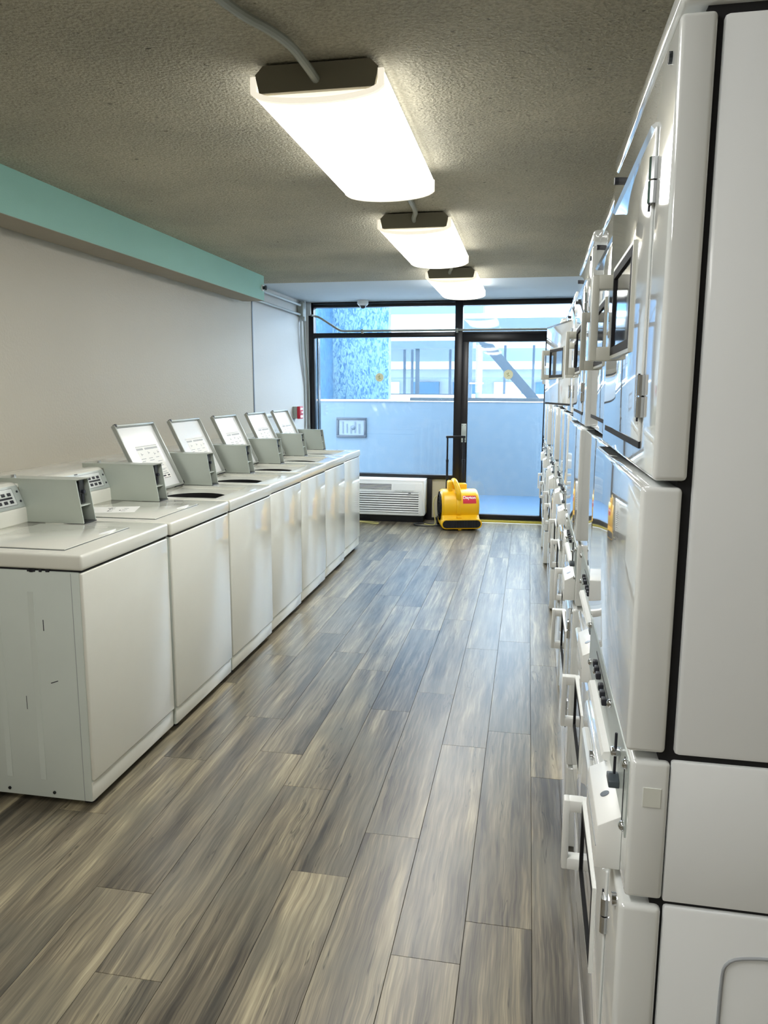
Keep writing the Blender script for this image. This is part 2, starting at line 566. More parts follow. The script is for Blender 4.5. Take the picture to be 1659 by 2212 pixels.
def plank(x0, x1, y0, y1):
    key = (round(x1 - x0, 3), round(y1 - y0, 3))
    g = 0.0006
    if key not in _plank_cache:
        w, l = x1 - x0 - 2 * g, y1 - y0 - 2 * g
        o = box(-w / 2, w / 2, -l / 2, l / 2, -0.004, 0.0, bev=0.0006, seg=1).build('plank', 'plank_vinyl', floor, smooth=False)
        _plank_cache[key] = o.data
    else:
        o = bpy.data.objects.new('plank', _plank_cache[key])
        COL.objects.link(o); o.parent = floor
    o.location = ((x0 + x1) / 2, (y0 + y1) / 2, 0)


for k in range(-5, 15):
    # row k spans ROWX - k*PW .. ROWX - (k-1)*PW
    x0, x1 = ROWX - k * PW, ROWX - (k - 1) * PW
    x0, x1 = max(x0, XW), min(x1, XR)
    if x1 - x0 < 0.01:
        continue
    y = JOINT.get(k, 2.0)
    while y > YB:
        y -= PL
    while y < YF + 0.04:
        a, b = max(y, YB), min(y + PL, YF + 0.04)
        if b - a > 0.01:
            plank(x0, x1, a, b)
        y += PL

YSM = 6.95   # the popcorn texture stops here
ceil_o = box(XW - 0.1, XR + 0.1, YB - 0.1, YSM, ZC, ZC + 0.15).build('ceiling', 'popcorn', kind=ST, label='tan popcorn textured ceiling')
box(XW - 0.1, XR + 0.1, YSM, YF + 0.1, ZC + 0.0015, ZC + 0.15).build('smooth_strip', 'ceiling_smooth', ceil_o)
YS = 6.83
wl = box(XW - 0.12, XW, YB - 0.1, YS - 0.012, 0, ZC).build('wall_left', 'wall_paint', kind=ST, label='light grey textured wall behind the washers')
box(XW - 0.12, XW, YS + 0.012, YF + 0.1, 0, ZC).build('wall_panel', 'wall_paint_far', wl)
box(XW - 0.12, XW + 0.004, YS - 0.012, YS + 0.012, 0, ZC).build('seam_strip', 'knob_grey', wl)
box(XR, XR + 0.12, YB - 0.1, YF + 0.1, 0, ZC).build('wall_right', 'wall_paint', kind=ST, label='painted wall behind the stacked dryers')
box(XW - 0.12, XR + 0.12, YB - 0.12, YB, 0, ZC).build('wall_back', 'back_wall', kind=ST, label='painted wall at the near end of the room')

# teal beam under the ceiling on the left
beam = MB().prism([(-2.30, 2.252), (-2.30, ZC), (XW, ZC), (XW, 2.285), (-2.50, 2.285), (-2.50, 2.252)], 1, YB, 6.50).build(
    'trim_1', 'teal', kind=ST, label='mint green painted beam along the left wall under the ceiling')
box(-2.498, -2.303, YB + 0.01, 6.498, 2.2495, 2.2525).build('soffit', 'soffit_tan', beam)
box(XW, -2.50, YB + 0.01, 6.49, 2.262, 2.284).build('shadow_gap', 'knob_grey', beam)
MB().cyl((-2.302, 6.452, 2.355), (-2.292, 6.452, 2.355), 0.028, 20).build('escutcheon', 'cam_white', beam)
MB().cyl((-2.295, 6.452, 2.355), (-2.272, 6.452, 2.355), 0.014, 14).cyl((-2.272, 6.452, 2.355), (-2.262, 6.452, 2.355), 0.02, 14).build('sprinkler_nozzle', 'ink', beam)
# service ledge behind washers
box(XW, -2.215, 2.2, 7.3, 0, 1.085, bev=0.006).build('trim_2', 'washer_white', kind=ST, label='off white service ledge between the washers and left wall')

# ---------------------------------------------------------------- far glazed wall
FR = 'frame_black'
Y0, Y1 = YF, YF + 0.11
win = thing('window_1', (0, 0, 0), kind=ST, label='large black framed shopfront window above the wall air conditioner')
box(-2.505, -2.445, Y0, Y1, 0, ZC, bev=0.003).build('jamb', FR, win)
box(XW, -2.505, Y0, Y1, 0, ZC).build('wall_return', 'wall_paint_far', win)
box(-2.445, -0.826, Y0, Y1, 2.405, ZC, bev=0.003).build('head', FR, win)
box(-2.445, -0.826, Y0 - 0.012, Y0, 2.437, 2.447).build('head_trim', 'dark_chrome', win)
box(-2.445, -0.826, Y0, Y1, 2.07, 2.122, bev=0.003).build('transom_bar', FR, win)
box(-2.445, -0.826, Y0, Y1, 0.475, 0.525, bev=0.003).build('sill', FR, win)
box(-2.415, -2.40, Y0 + 0.02, Y1, 0.525, 2.07).build('glazing_bead', 'dark_chrome', win)
box(-2.445, -0.826, Y0 + 0.05, Y0 + 0.056, 0.525, 2.07).build('pane', 'pane', win)
box(-2.445, -0.826, Y0 + 0.05, Y0 + 0.056, 2.122, 2.405).build('pane', 'pane', win)
box(-1.125, -1.058, Y0, Y1, 0.0, 0.475, bev=0.003).build('stud', FR, win)
box(-1.058, -0.826, Y0 + 0.03, Y1, 0.03, 0.475).build('spandrel_panel', 'panel_beige', win)
box(-1.058, -0.826, Y0, Y1, 0.0, 0.03).build('bottom_rail', FR, win)
box(-2.445, -1.125, Y0 + 0.03, Y1, 0.0, 0.475).build('spandrel_panel', FR, win)
w2 = thing('window_2', (0, 0, 0), kind=ST, label='clear transom window above the black glass door')
box(-0.741, 0.75, Y0, Y1, 2.405, ZC, bev=0.003).build('head', FR, w2)
box(-0.826, -0.741, Y0, Y1, 0, ZC, bev=0.003).build('mullion', FR, w2)
box(-0.741, 0.75, Y0, Y1, 2.098, 2.122, bev=0.003).build('transom_bar', FR, w2)
box(-0.741, 0.75, Y0 + 0.05, Y0 + 0.056, 2.122, 2.405).build('pane', 'pane', w2)
box(0.75, XR, Y0, Y1, 0, ZC).build('wall_end', 'wall_paint', kind=ST, label='short wall beside the window behind the dryers')
box(0.212, 0.75, Y0, Y1, 0, 2.098).build('side_panel', FR, w2)
door = thing('door_1', (0, 0, 0), kind=ST, label='black framed glass door to the outside walkway')
box(-0.741, 0.19, Y0 - 0.004, Y1, 2.012, 2.098, bev=0.003).build('door_head', FR, door)
box(-0.741, -0.669, Y0 - 0.014, Y0 + 0.04, 0.035, 2.012, bev=0.003).build('stile', FR, door)
box(0.161, 0.212, Y0 - 0.014, Y0 + 0.06, 0.035, 2.012, bev=0.003).build('stile', FR, door)
box(-0.669, 0.161, Y0 - 0.014, Y0 + 0.04, 0.035, 0.09, bev=0.003).build('rail', FR, door)
box(-0.669, 0.161, Y0 + 0.012, Y0 + 0.018, 0.09, 2.012).build('pane', 'pane', door)
pl = box(-0.733, -0.677, Y0 - 0.02, Y0 - 0.014, 0.905, 1.113, bev=0.002).build('push_plate', 'panel_grey', door, label='pale metal push plate')
for xx in (-0.722, -0.688):
    for zz in (0.925, 1.093):
        MB().cyl((xx, Y0 - 0.021, zz), (xx, Y0 - 0.019, zz), 0.004, 8).build('screw', 'ink', pl)
box(-0.741, 0.212, Y0 - 0.06, Y0 + 0.08, 0.0, 0.03, bev=0.004).build('trim_3', 'brass', kind=ST, label='worn brass coloured door threshold')
box(-0.741, 0.30, Y0 - 0.085, Y0 - 0.06, 0.0, 0.008).build('trim_4', 'cap_white', kind=ST, label='thin pale strip in front of the door threshold')

# stickers on the panes
for (sx, sz, r, yy, lab) in ((-1.685, 1.625, 0.048, Y0 + 0.049, 'round pale yellow sticker on the left window pane'),
                             (-0.23, 1.656, 0.052, Y0 + 0.011, 'round pale yellow sticker on the glass door')):
    t = MB().cyl((0, 0, 0), (0, -0.001, 0), r, 32).build('round_sticker', 'sticker', loc=(sx, yy, sz), label=lab, category='sticker')
    q = MB()
    q.box(-r * 0.45, r * 0.45, -0.0016, -0.001, -0.006, 0.0)
    q.box(-r * 0.3, -r * 0.05, -0.0016, -0.001, 0.004, 0.018)
    q.box(r * 0.05, r * 0.2, -0.0016, -0.001, -0.022, -0.008)
    m_ = q.build('print', 'sticker_ink', t); m_.rotation_euler = (0, 0.6, 0)

# ================================================================== OUTSIDE
box(-9, 9, Y1, 10.94, -0.15, -0.02).build('walkway', 'walk_floor', label='blue painted concrete walkway outside the door', kind=ST)
par = box(-9, 9, 10.94, 11.12, -0.15, 1.315).build('parapet_wall', 'parapet', label='pale painted parapet wall along the outside walkway', kind=ST)
box(-9, -1.70, 10.92, 11.14, 1.315, 1.34, bev=0.006).build('coping', 'cap_white', par)
box(-1.70, 9, 11.0, 11.14, 1.315, 1.372).build('coping', 'cap_dark', par)
box(-1.70, 9, 10.93, 11.0, 1.315, 1.325).build('coping_edge', 'cap_white', par)
# recessed light in the parapet
wl_ = thing('wall_light', (-2.56, 10.94, 0.93), label='rectangular dark framed step light set in the parapet wall', category='light')
fx0, fx1, fz0, fz1 = -0.225, 0.225, -0.145, 0.145
for a in ((fx0, fx1, fz1 - 0.035, fz1), (fx0, fx1, fz0, fz0 + 0.035), (fx0, fx0 + 0.035, fz0 + 0.035, fz1 - 0.035), (fx1 - 0.035, fx1, fz0 + 0.035, fz1 - 0.035)):
    box(a[0], a[1], -0.03, 0, a[2], a[3], bev=0.004).build('frame_bar', 'light_frame', wl_)
box(fx0 + 0.035, fx1 - 0.035, -0.012, 0.0, fz0 + 0.035, fz1 - 0.035).build('lens_plate', 'light_lens', wl_)
q = MB()
for i in range(5):
    q.box(-0.14 + i * 0.062, -0.115 + i * 0.062, -0.018, -0.012, -0.09 + 0.01 * (i % 2), 0.085 - 0.03 * (i % 3))
q.sphere((0.03, -0.015, 0.0), 0.035, (1, 0.4, 1), 12, 8)
q.build('bulb_shapes', 'light_shapes', wl_)

# stucco pillar and its side wall
pil = thing('stucco_pillar', (-2.66, 12.35, 0), label='bright blue stucco pillar beyond the parapet wall', category='pillar')
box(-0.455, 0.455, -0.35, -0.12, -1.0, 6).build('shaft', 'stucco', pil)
sw = box(-3.4, -3.112, 11.12, 12.7, -1.0, 6).build('stucco_side_wall', 'stucco_shaded', label='blue stucco side wall left of the pillar', category='wall')
# building across
B = thing('facing_building', (0, 15.0, 0), label='pale blue and white building across the court with open gallery', category='building')
box(-8, -0.95, 0.6, 1.2, 2.93, 6.0).build('upper_wall', 'ext_blue', B)
box(-8, 9, 0.0, 1.4, 2.55, 2.93).build('slab_edge', 'ext_white', B)
box(-8, 9, 0.05, 0.35, 2.42, 2.55).build('slab_edge', 'ext_white', B)
box(-8, -1.2, -0.15, 0.15, 2.27, 2.42).build('steel_beam', 'steel_blue', B)
box(-8, 9, 3.0, 3.2, -0.5, 4).build('back_wall', 'ext_pale', B)
box(-8, 9, 2.5, 2.98, 1.95, 2.12).build('rail_band', 'ext_white', B)
box(-8, 9, 2.4, 2.5, 2.12, 2.40).build('rail_band', 'ext_grey', B)
box(-8, 9, 2.4, 2.5, 1.72, 1.76).build('rail_bar', 'ext_grey', B)
for i in range(9):
    xx = -4.6 + i * 0.95
    box(xx, xx + 0.62, 2.9, 2.995, 0.2, 1.66).build('wall_panel', 'ext_blue' if i % 3 != 1 else 'ext_white', B)
for i, xx in enumerate((-3.1, -2.72, -2.55, -1.72, -1.35, -0.55, 0.05, 0.35, 1.2, 2.0)):
    box(xx, xx + 0.05, 1.6, 1.66, -0.5, 2.42).build('gallery_post', 'steel_blue', B)
box(-8, 9, 0.4, 3.0, 0.9, 1.30).build('deck', 'ext_white', B)
box(-2.2, -2.13, -0.1, -0.02, 1.2, 2.3).build('gallery_post', 'steel_dark', B)
box(-3.2, -3.08, 0.2, 0.3, 1.2, 2.3).build('gallery_post', 'steel_blue', B)
box(-8, 9, -0.2, 0.3, 1.22, 1.40).build('sill_ledge', 'cap_white', B)
box(-3.6, -1.2, -0.21, -0.2, 1.385, 1.405).build('sill_line', 'steel_dark', B)

sf = thing('steel_frame', (0, 12.4, -1.0), label='grey steel frame with column, banded pipe and diagonal brace behind the door', category='steel frame')
box(-1.05, 6.0, -0.1, 0.2, 3.33, 3.60).build('girder', 'steel_blue', sf)
MB().prism([(-0.90, 3.33), (-0.70, 3.33), (0.19, 2.33), (1.07, 1.33), (0.87, 1.33), (-0.01, 2.33)], 1, -0.06, 0.06).build('brace', 'steel_dark', sf)
box(-1.05, -0.91, -0.06, 0.06, 0, 3.33).build('column', 'steel_blue', sf)
box(5.8, 6.0, -0.06, 0.06, 0, 3.33).build('column', 'steel_blue', sf)
pp = MB().cyl((-0.80, 0, 0.0), (-0.80, 0, 3.33), 0.05, 12).build('pipe', 'ext_grey', sf)
q = MB()
for i in range(34):
    q.cyl((-0.80, 0, 2.45 + i * 0.022), (-0.80, 0, 2.457 + i * 0.022), 0.056, 12)
q.build('pipe_bands', 'ext_white', pp)
box(-0.94, -0.72, -0.08, -0.05, 2.58, 2.60).build('pipe_clamp', 'ext_white', sf)

# ================================================================== CEILING LIGHTS
def ceiling_light(x, y, label):
    t = thing('ceiling_light', (x, y, ZC), label=label, category='light', group='wraparound ceiling lights in a row')
    L, hw = 0.61, 0.20
    # metal pan with chamfered end profile
    prof = [(-0.165, -0.008), (0.165, -0.008), (0.19, -0.032), (0.178, -0.085), (-0.178, -0.085), (-0.19, -0.032)]
    MB().prism(prof, 1, -L, L).build('pan', 'fixture_metal', t)
    # curved lens: thick shell open at top, closed by end walls
    n = 14
    outer = [(hw * 1.02, -0.040), (hw * 1.02, -0.082)] + [(hw * math.cos(a), -0.082 - 0.034 * math.sin(a)) for a in [PI * i / n for i in range(1, n)]] + [(-hw * 1.02, -0.082), (-hw * 1.02, -0.040)]
    inner = [(-hw + 0.004, -0.040)] + [(-(hw - 0.006) * math.cos(a), -0.080 - 0.030 * math.sin(a)) for a in [PI * i / n for i in range(0, n + 1)]] + [(hw - 0.004, -0.040)]
    ln = MB().prism(outer + inner, 1, -L + 0.004, L - 0.004).build('lens', 'lens', t)
    for s in (-1, 1):
        e = [(hw * 1.03, -0.036), (hw * 1.03, -0.084)] + [(hw * 1.0 * math.cos(a), -0.084 - 0.036 * math.sin(a)) for a in [PI * i / n for i in range(1, n)]] + [(-hw * 1.03, -0.084), (-hw * 1.03, -0.036)]
        i_ = [(-hw + 0.012, -0.036), (-hw + 0.012, -0.078)] + [(-(hw - 0.02) * math.cos(a), -0.078 - 0.026 * math.sin(a)) for a in [PI * i / n for i in range(1, n)]] + [(hw - 0.012, -0.078), (hw - 0.012, -0.036)]
        MB().prism(e + i_, 1, s * L - 0.008, s * L + 0.006).build('end_rim', 'fixture_end', t)
        MB().prism([(p[0] * 0.97, p[1] - 0.001) for p in e], 1, s * (L - 0.012) - 0.002, s * (L - 0.012) + 0.002).build('end_cap', 'fixture_end', t)
        MB().prism([(p[0], p[1]) for p in prof], 1, s * (L + 0.004) - 0.004, s * (L + 0.004) + 0.004).build('end_plate', 'fixture_metal', t)
    return t


LX = -0.655
LY = [2.965, 4.945, 6.88]
ceiling_light(LX, LY[0], 'nearest and largest wraparound ceiling light with glowing white lens')
ceiling_light(LX, LY[1], 'middle wraparound ceiling light of the row of three')
ceiling_light(LX + 0.01, LY[2], 'farthest wraparound ceiling light close to the glass door')
ceiling_light(LX - 0.25, 0.35, 'wraparound ceiling light behind the viewpoint with bent conduit')
ceiling_light(LX - 0.25, -1.65, 'wraparound ceiling light at the back end of the room')


def conduit(pts, r, label, name='conduit', m='conduit_dark', it=0, **kw):
    p = smooth_path(pts, it) if it else pts
    return MB().tube(p, r, 10).build(name, m, label=label, category='conduit', **kw)


zc_ = ZC - 0.02
conduit([(LX - 0.20, 0.98, zc_), (LX - 0.17, 1.5, zc_), (LX - 0.13, 1.95, zc_), (LX - 0.03, 2.15, zc_), (LX - 0.01, 2.30, zc_ - 0.02), (LX, 2.352, zc_ - 0.035)], 0.013, 'bent painted conduit entering the nearest ceiling light', it=3)
conduit([(LX + 0.03, 3.57, zc_), (LX + 0.03, 4.22, zc_), (LX, 4.31, zc_ - 0.015), (LX, 4.335, zc_ - 0.03)], 0.013, 'conduit joining the nearest and middle ceiling lights', it=2)
conduit([(LX + 0.03, 5.55, zc_), (LX + 0.03, 6.17, zc_), (LX, 6.25, zc_ - 0.015), (LX, 6.268, zc_ - 0.03)], 0.013, 'conduit joining the middle and farthest ceiling lights', it=2)

# corner conduits
conduit([(-2.50, 6.50, 2.405), (-2.50, 8.22, 2.40)], 0.014, 'upper straight conduit from the mint beam to the corner box', m='conduit')
conduit([(-2.505, 6.50, 2.305), (-2.505, 8.25, 2.30)], 0.012, 'lower straight conduit from the mint beam to the corner box', m='conduit')
jb = thing('junction_box', (-2.50, 8.32, 2.34), label='grey junction box and channel in the corner by the window', category='junction box')
box(-0.035, 0.03, -0.09, -0.01, -0.06, 0.09, bev=0.004).build('box_body', 'conduit_dark', jb)
box(-0.03, 0.025, 0.0, 0.04, -0.10, 0.115, bev=0.003).build('channel', 'conduit', jb)
box(-0.03, 0.05, 0.14, 0.165, -0.03, 0.11, bev=0.003).build('channel', 'conduit', jb)
conduit([(-2.442, 8.46, 2.312), (-2.435, 8.485, 2.312), (-2.42, 8.52, 2.308), (-2.38, 8.533, 2.298), (-2.34, 8.535, 2.278), (-2.16, 8.535, 2.165), (-2.12, 8.535, 2.145), (-2.08, 8.535, 2.139), (-1.5, 8.535, 2.139), (-0.8, 8.535, 2.139), (0.19, 8.535, 2.139)], 0.012, 'thin conduit bending down and along the window transom', m='conduit_dark')
conduit([(-2.515, 8.30, 2.25), (-2.515, 8.31, 1.95), (-2.518, 8.40, 1.7), (-2.524, 8.47, 1.55), (-2.526, 8.48, 1.35), (-2.526, 8.48, 0.6)], 0.011, 'left conduit running down the corner beside the window', m='conduit', it=3)
conduit([(-2.488, 8.33, 2.25), (-2.488, 8.36, 1.95), (-2.492, 8.46, 1.7), (-2.50, 8.525, 1.55), (-2.50, 8.53, 1.35), (-2.50, 8.53, 0.6)], 0.010, 'right conduit running down the corner beside the window', m='conduit_dark', it=3)
for x_, lab in ((-1.87, 'small conduit strap on the window transom'), (-0.80, 'conduit strap at the window mullion')):
    box(x_ - 0.012, x_ + 0.012, 8.518, 8.56, 2.11, 2.158, bev=0.003).build('conduit_strap', 'conduit_dark', label=lab, category='strap')
conduit([(-2.525, 6.9, 1.235), (-2.525, 7.75, 1.235)], 0.016, 'short white raceway on the left wall behind the far washers', name='raceway', m='cam_white')

# dome camera
sc_ = thing('security_camera', (-1.842, 8.44, ZC), label='white dome security camera on the ceiling at the window', category='camera')
MB().cyl((0, 0, 0), (0, 0, -0.035), 0.062, 24).cyl((0, 0, -0.035), (0, 0, -0.055), 0.062, 24, r1=0.045).build('housing', 'cam_white', sc_)
MB().sphere((0, 0, -0.055), 0.036, (1, 1, 0.9), 20, 12).build('dome', 'black_gloss', sc_)

# fire alarm
fa = thing('fire_alarm_pull', (XW, 8.08, 1.235), label='red fire alarm pull station on the wall beside the window', category='fire alarm')
box(0, 0.05, -0.06, 0.06, -0.065, 0.065, bev=0.004).build('back_box', 'conduit_dark', fa)
box(0.05, 0.085, -0.06, 0.06, -0.068, 0.068, bev=0.006).build('body', 'alarm_red', fa)
box(0.085, 0.096, -0.03, 0.03, -0.005, 0.012, bev=0.003).build('pull_handle', 'label_white', fa)
box(0.085, 0.087, -0.045, 0.045, 0.03, 0.05).build('print', 'label_white', fa)
box(0.085, 0.087, -0.045, 0.045, -0.055, -0.03).build('print', 'label_white', fa)

# ================================================================== WASHERS
WW = 0.644


def coin_meter(t):
    """grey coin box standing at the far end of the washer top; x<0 is towards the wall"""
    y0, y1 = 0.548, 0.640
    zb, zt = 0.935, 1.118
    th = 0.004
    nb = MB()
    prof = [(-0.585, zb + 0.002), (-0.325, zb + 0.002), (-0.352, zt), (-0.735, zt), (-0.735, zt - 0.02), (-0.62, zt - 0.02)]
    nb.prism(prof, 1, y0, y0 + th)
    cm = nb.build('coin_box', 'coin_grey', t, label='grey metal coin box')
    MB().prism(prof, 1, y1 - th, y1).build('side_plate', 'coin_grey', cm)
    MB().prism([(-0.735, zt - 0.003), (-0.352, zt - 0.003), (-0.340, zt + 0.002), (-0.735, zt + 0.002)], 1, y0 - 0.001, y1 + 0.001).build('top_plate', 'coin_grey', cm)
    box(-0.42, -0.345, y0 + th, y1 - th, 1.006, 1.011).build('shelf', 'coin_grey', cm)
    box(-0.60, -0.43, y0 + th, y1 - th, zb + 0.002, zt - 0.003).build('inner_case', 'coin_grey', cm)
    box(-0.43, -0.362, y0 + 0.040, y0 + 0.078, 1.011, zt - 0.004, bev=0.003).build('coin_slide', 'coin_dark', cm)
    MB().cyl((-0.362, y0 + 0.058, 1.065), (-0.350, y0 + 0.058, 1.065), 0.008, 10).box(-0.363, -0.359, y0 + 0.052, y0 + 0.064, 1.02, 1.055).build('slide_knob', 'ink', cm)
    box(-0.42, -0.322, y0 + 0.002, y1 - 0.002, zb + 0.0005, zb + 0.005).build('base_flange', 'coin_dark', cm)
    MB().cyl((-0.66, y0 + 0.03, zt + 0.002), (-0.66, y0 + 0.03, zt + 0.014), 0.010, 12).build('bolt', 'chrome', cm)
    return cm


def control_panel(t):
    body = MB()
    prof = [(-0.585, 0.935), (-0.588, 0.995), (-0.592, 1.0), (-0.628, 1.092), (-0.645, 1.103), (-0.70, 1.103), (-0.70, 0.935)]
    body.prism(prof, 1, 0.008, 0.551, bev=0.003, seg=1)
    cp = body.build('control_panel', 'washer_white', t)
    # sloped grey face
    a, b = Vector((-0.5905, 0, 1.002)), Vector((-0.6265, 0, 1.0905))
    d = (b - a).normalized(); nrm = Vector((d.z, 0, -d.x))
    def sl(u0, u1, y0, y1, h0, h1, name, m, par, bev=0.0):
        q = MB()
        L = (b - a).length
        c = []
        for h in (h0, h1):
            for (u, y) in ((u0, y0), (u1, y0), (u1, y1), (u0, y1)):
                p = a + d * (u * L) + nrm * h
                c.append(q.bm.verts.new((p.x, y, p.z)))
        for f in ((3, 2, 1, 0), (4, 5, 6, 7), (0, 1, 5, 4), (1, 2, 6, 5), (2, 3, 7, 6), (3, 0, 4, 7)):
            q.bm.faces.new([c[i] for i in f])
        bmesh.ops.recalc_face_normals(q.bm, faces=q.bm.faces)
        if bev:
            bmesh.ops.bevel(q.bm, geom=list(q.bm.edges), offset=bev, segments=2, profile=0.5, affect='EDGES')
        return q.build(name, m, par)
    sl(0.0, 1.0, 0.012, 0.547, 0.0, 0.002, 'face_plate', 'panel_grey', cp)
    sl(0.14, 0.9, 0.05, 0.505, 0.002, 0.0026, 'label_border', 'ink', cp)
    sl(0.155, 0.885, 0.052, 0.503, 0.0026, 0.003, 'label', 'label_silver', cp)
    for i in range(3):
        for (u0, u1) in ((0.58, 0.72), (0.24, 0.38)):
            y = 0.392 + i * 0.036
            sl(u0, u1, y, y + 0.021, 0.003, 0.0055, 'button', 'ink', cp, bev=0.001)
    sl(0.44, 0.53, 0.392, 0.488, 0.003, 0.0035, 'display', 'ink', cp)
    sl(0.45, 0.52, 0.10, 0.22, 0.003, 0.0035, 'print', 'ink_grey', cp)
    sl(0.95, 1.0, 0.3, 0.325, 0.002, 0.0035, 'label_tick', 'ink', cp)
    for u in (0.72, 0.28):
        p = a + d * (u * (b - a).length)
        MB().cyl((p.x, 0.530, p.z), (p.x + nrm.x * 0.0045, 0.530, p.z + nrm.z * 0.0045), 0.005, 10).build('screw', 'ink', cp)
    return cp


OX0, OX1, OY0, OY1 = -0.50, -0.10, 0.065, 0.505     # lid opening


def make_washer(open_lid):
    t = thing('washer')
    # cabinet (front at x=0)
    box(-0.66, -0.012, 0.004, WW - 0.004, 0.032, 0.874, bev=0.004).build('cabinet', 'washer_side', t)
    fp = box(-0.014, 0.0, 0.006, WW - 0.006, 0.112, 0.872, bev=0.006, seg=3).build('front_panel', 'washer_white', t)
    box(-0.030, -0.009, 0.006, WW - 0.006, 0.034, 0.106, bev=0.003).build('toe_panel', 'washer_white', t)
    for (fx, fy) in ((-0.06, 0.07), (-0.06, WW - 0.07), (-0.6, 0.07), (-0.6, WW - 0.07)):
        MB().cyl((fx, fy, 0.0), (fx, fy, 0.034), 0.018, 12).cyl((fx, fy, 0.0), (fx, fy, 0.01), 0.024, 12).build('foot', 'rubber', t)
    for xx in (-0.16, -0.34, -0.52):
        MB().cyl((xx, 0.0035, 0.055), (xx, 0.0005, 0.055), 0.006, 10).build('screw', 'dark_chrome', t)
    for xx in (-0.20, -0.335):
        box(xx - 0.012, xx + 0.012, 0.0028, 0.0045, 0.10, 0.80, bev=0.0008, seg=1).build('side_rib', 'washer_side', t)
    box(-0.0422, -0.0408, 0.0030, 0.0045, 0.034, 0.87).build('side_seam', 'ink_grey', t)
    # top
    q = MB()
    x0, x1, y0, y1, z0, z1 = -0.70, 0.004, 0.002, WW - 0.002, 0.880, 0.935
    if open_lid:
        # rounded skirt ring with the opening and its sloping basin
        R = 0.012
        def ring(ix, z):
            return [q.bm.verts.new(p) for p in ((x0 + ix, y0 + ix, z), (x1 - ix, y0 + ix, z), (x1 - ix, y1 - ix, z), (x0 + ix, y1 - ix, z))]
        rings = [ring(0.004, z0), ring(0.0, z0 + 0.006)]
        for k in range(0, 5):
            a = PI / 2 * k / 4
            rings.append(ring(R - R * math.cos(a), z1 - R + R * math.sin(a)))
        def hole(ix, z):
            return [q.bm.verts.new(p) for p in ((OX0 + ix, OY0 + ix, z), (OX1 - ix, OY0 + ix, z), (OX1 - ix, OY1 - ix, z), (OX0 + ix, OY1 - ix, z))]
        rings += [hole(0, z1), hole(0.002, z1 - 0.010), hole(0.018, z1 - 0.013)]
        for a, b in zip(rings, rings[1:]):
            for k in range(4):
                q.bm.faces.new([a[k], a[(k + 1) % 4], b[(k + 1) % 4], b[k]])
        bmesh.ops.recalc_face_normals(q.bm, faces=q.bm.faces)
        top = q.build('top', 'washer_white', t)
        # basin: from rectangular opening to round tub hole
        q = MB()
        cx, cy = -0.315, (OY0 + OY1) / 2
        n = 40
        lo, hi = [], []
        ix = 0.0175
        for k in range(n):
            a = 2 * PI * k / n
            ca, sa = math.cos(a), math.sin(a)
            hx0, hx1, hy0, hy1 = OX0 + ix - cx, OX1 - ix - cx, OY0 + ix - cy, OY1 - ix - cy
            tx = (hx1 if ca > 0 else hx0) / ca if abs(ca) > 1e-6 else 1e9
            ty = (hy1 if sa > 0 else hy0) / sa if abs(sa) > 1e-6 else 1e9
            s_ = min(tx, ty)
            hi.append(q.bm.verts.new((cx + ca * s_, cy + sa * s_, z1 - 0.0132)))
            lo.append(q.bm.verts.new((cx + ca * 0.172, cy + sa * 0.172, z1 - 0.030)))
        for a, b in ((hi, lo),):
            for k in range(n):
                q.bm.faces.new([a[k], a[(k + 1) % n], b[(k + 1) % n], b[k]])
        bmesh.ops.recalc_face_normals(q.bm, faces=q.bm.faces)
        for f in q.bm.faces:
            if f.normal.z < 0 and abs(f.normal.z) > 0.1:
                f.normal_flip()
        q.build('basin', 'basin', top)
        q = MB()
        ra = [[q.bm.verts.new((cx + 0.1718 * math.cos(2 * PI * k / n), cy + 0.1718 * math.sin(2 * PI * k / n), z)) for k in range(n)] for z in (z1 - 0.0302, 0.876)]
        for k in range(n):
            q.bm.faces.new([ra[0][(k + 1) % n], ra[0][k], ra[1][k], ra[1][(k + 1) % n]])
        q.build('tub_wall', 'black_gap', top)
        MB().cyl((cx, cy, 0.8752), (cx, cy, 0.8765), 0.17, 40).build('tub_mouth', 'black_gap', top)
    else:
        q.box(x0, x1, y0, y1, z0, z1, bev=0.010, seg=4)
        top = q.build('top', 'washer_white', t)
        box(OX0 - 0.003, OX1 + 0.003, OY0 - 0.003, OY1 + 0.003, z1, z1 + 0.0006).build('lid_gap', 'knob_grey', top)
    box(-0.66, -0.006, 0.010, WW - 0.010, 0.873, 0.881).build('top_gap', 'black_gap', t)
    # lid, origin on its hinge at the back edge of the opening
    hx, hz = OX0 + 0.004, z1 + 0.004
    lw, ll, th = OY1 - OY0 - 0.004, OX1 - OX0 - 0.004, 0.020
    if open_lid:
        lid = MB()
        # shallow tray: rim frame + back sheet.  local: x along the lid, y width, z out of the inner face when open
        lid.box(0, ll, 0, lw, -0.004, 0.0)
        ld = lid.build('lid', 'lid_inner', t, loc=(hx, OY0 + 0.002, hz))
        for nm, a in (('rim', (0, ll, 0, 0.012)), ('rim', (0, ll, lw - 0.012, lw)), ('rim', (ll - 0.012, ll, 0.012, lw - 0.012)), ('rim', (0, 0.012, 0.012, lw - 0.012))):
            box(a[0], a[1], a[2], a[3], -0.024, 0.002, bev=0.004).build(nm, 'lid_rim', ld)
        box(ll - 0.012, ll + 0.003, 0.005, 0.022, -0.027, -0.010, bev=0.002).build('bumper', 'ink', ld)
        MB().cyl((0.012, lw - 0.004, -0.012), (0.012, lw + 0.010, -0.012), 0.012, 14).build('hinge_pin', 'ink', ld)
        box(-0.004, 0.004, lw * 0.78, lw, -0.018, -0.004).build('hinge_strip', 'ink', ld)
        lab = box(0.06, 0.27, 0.13, 0.37, -0.0046, -0.004).build('instruction_label', 'paper', ld)
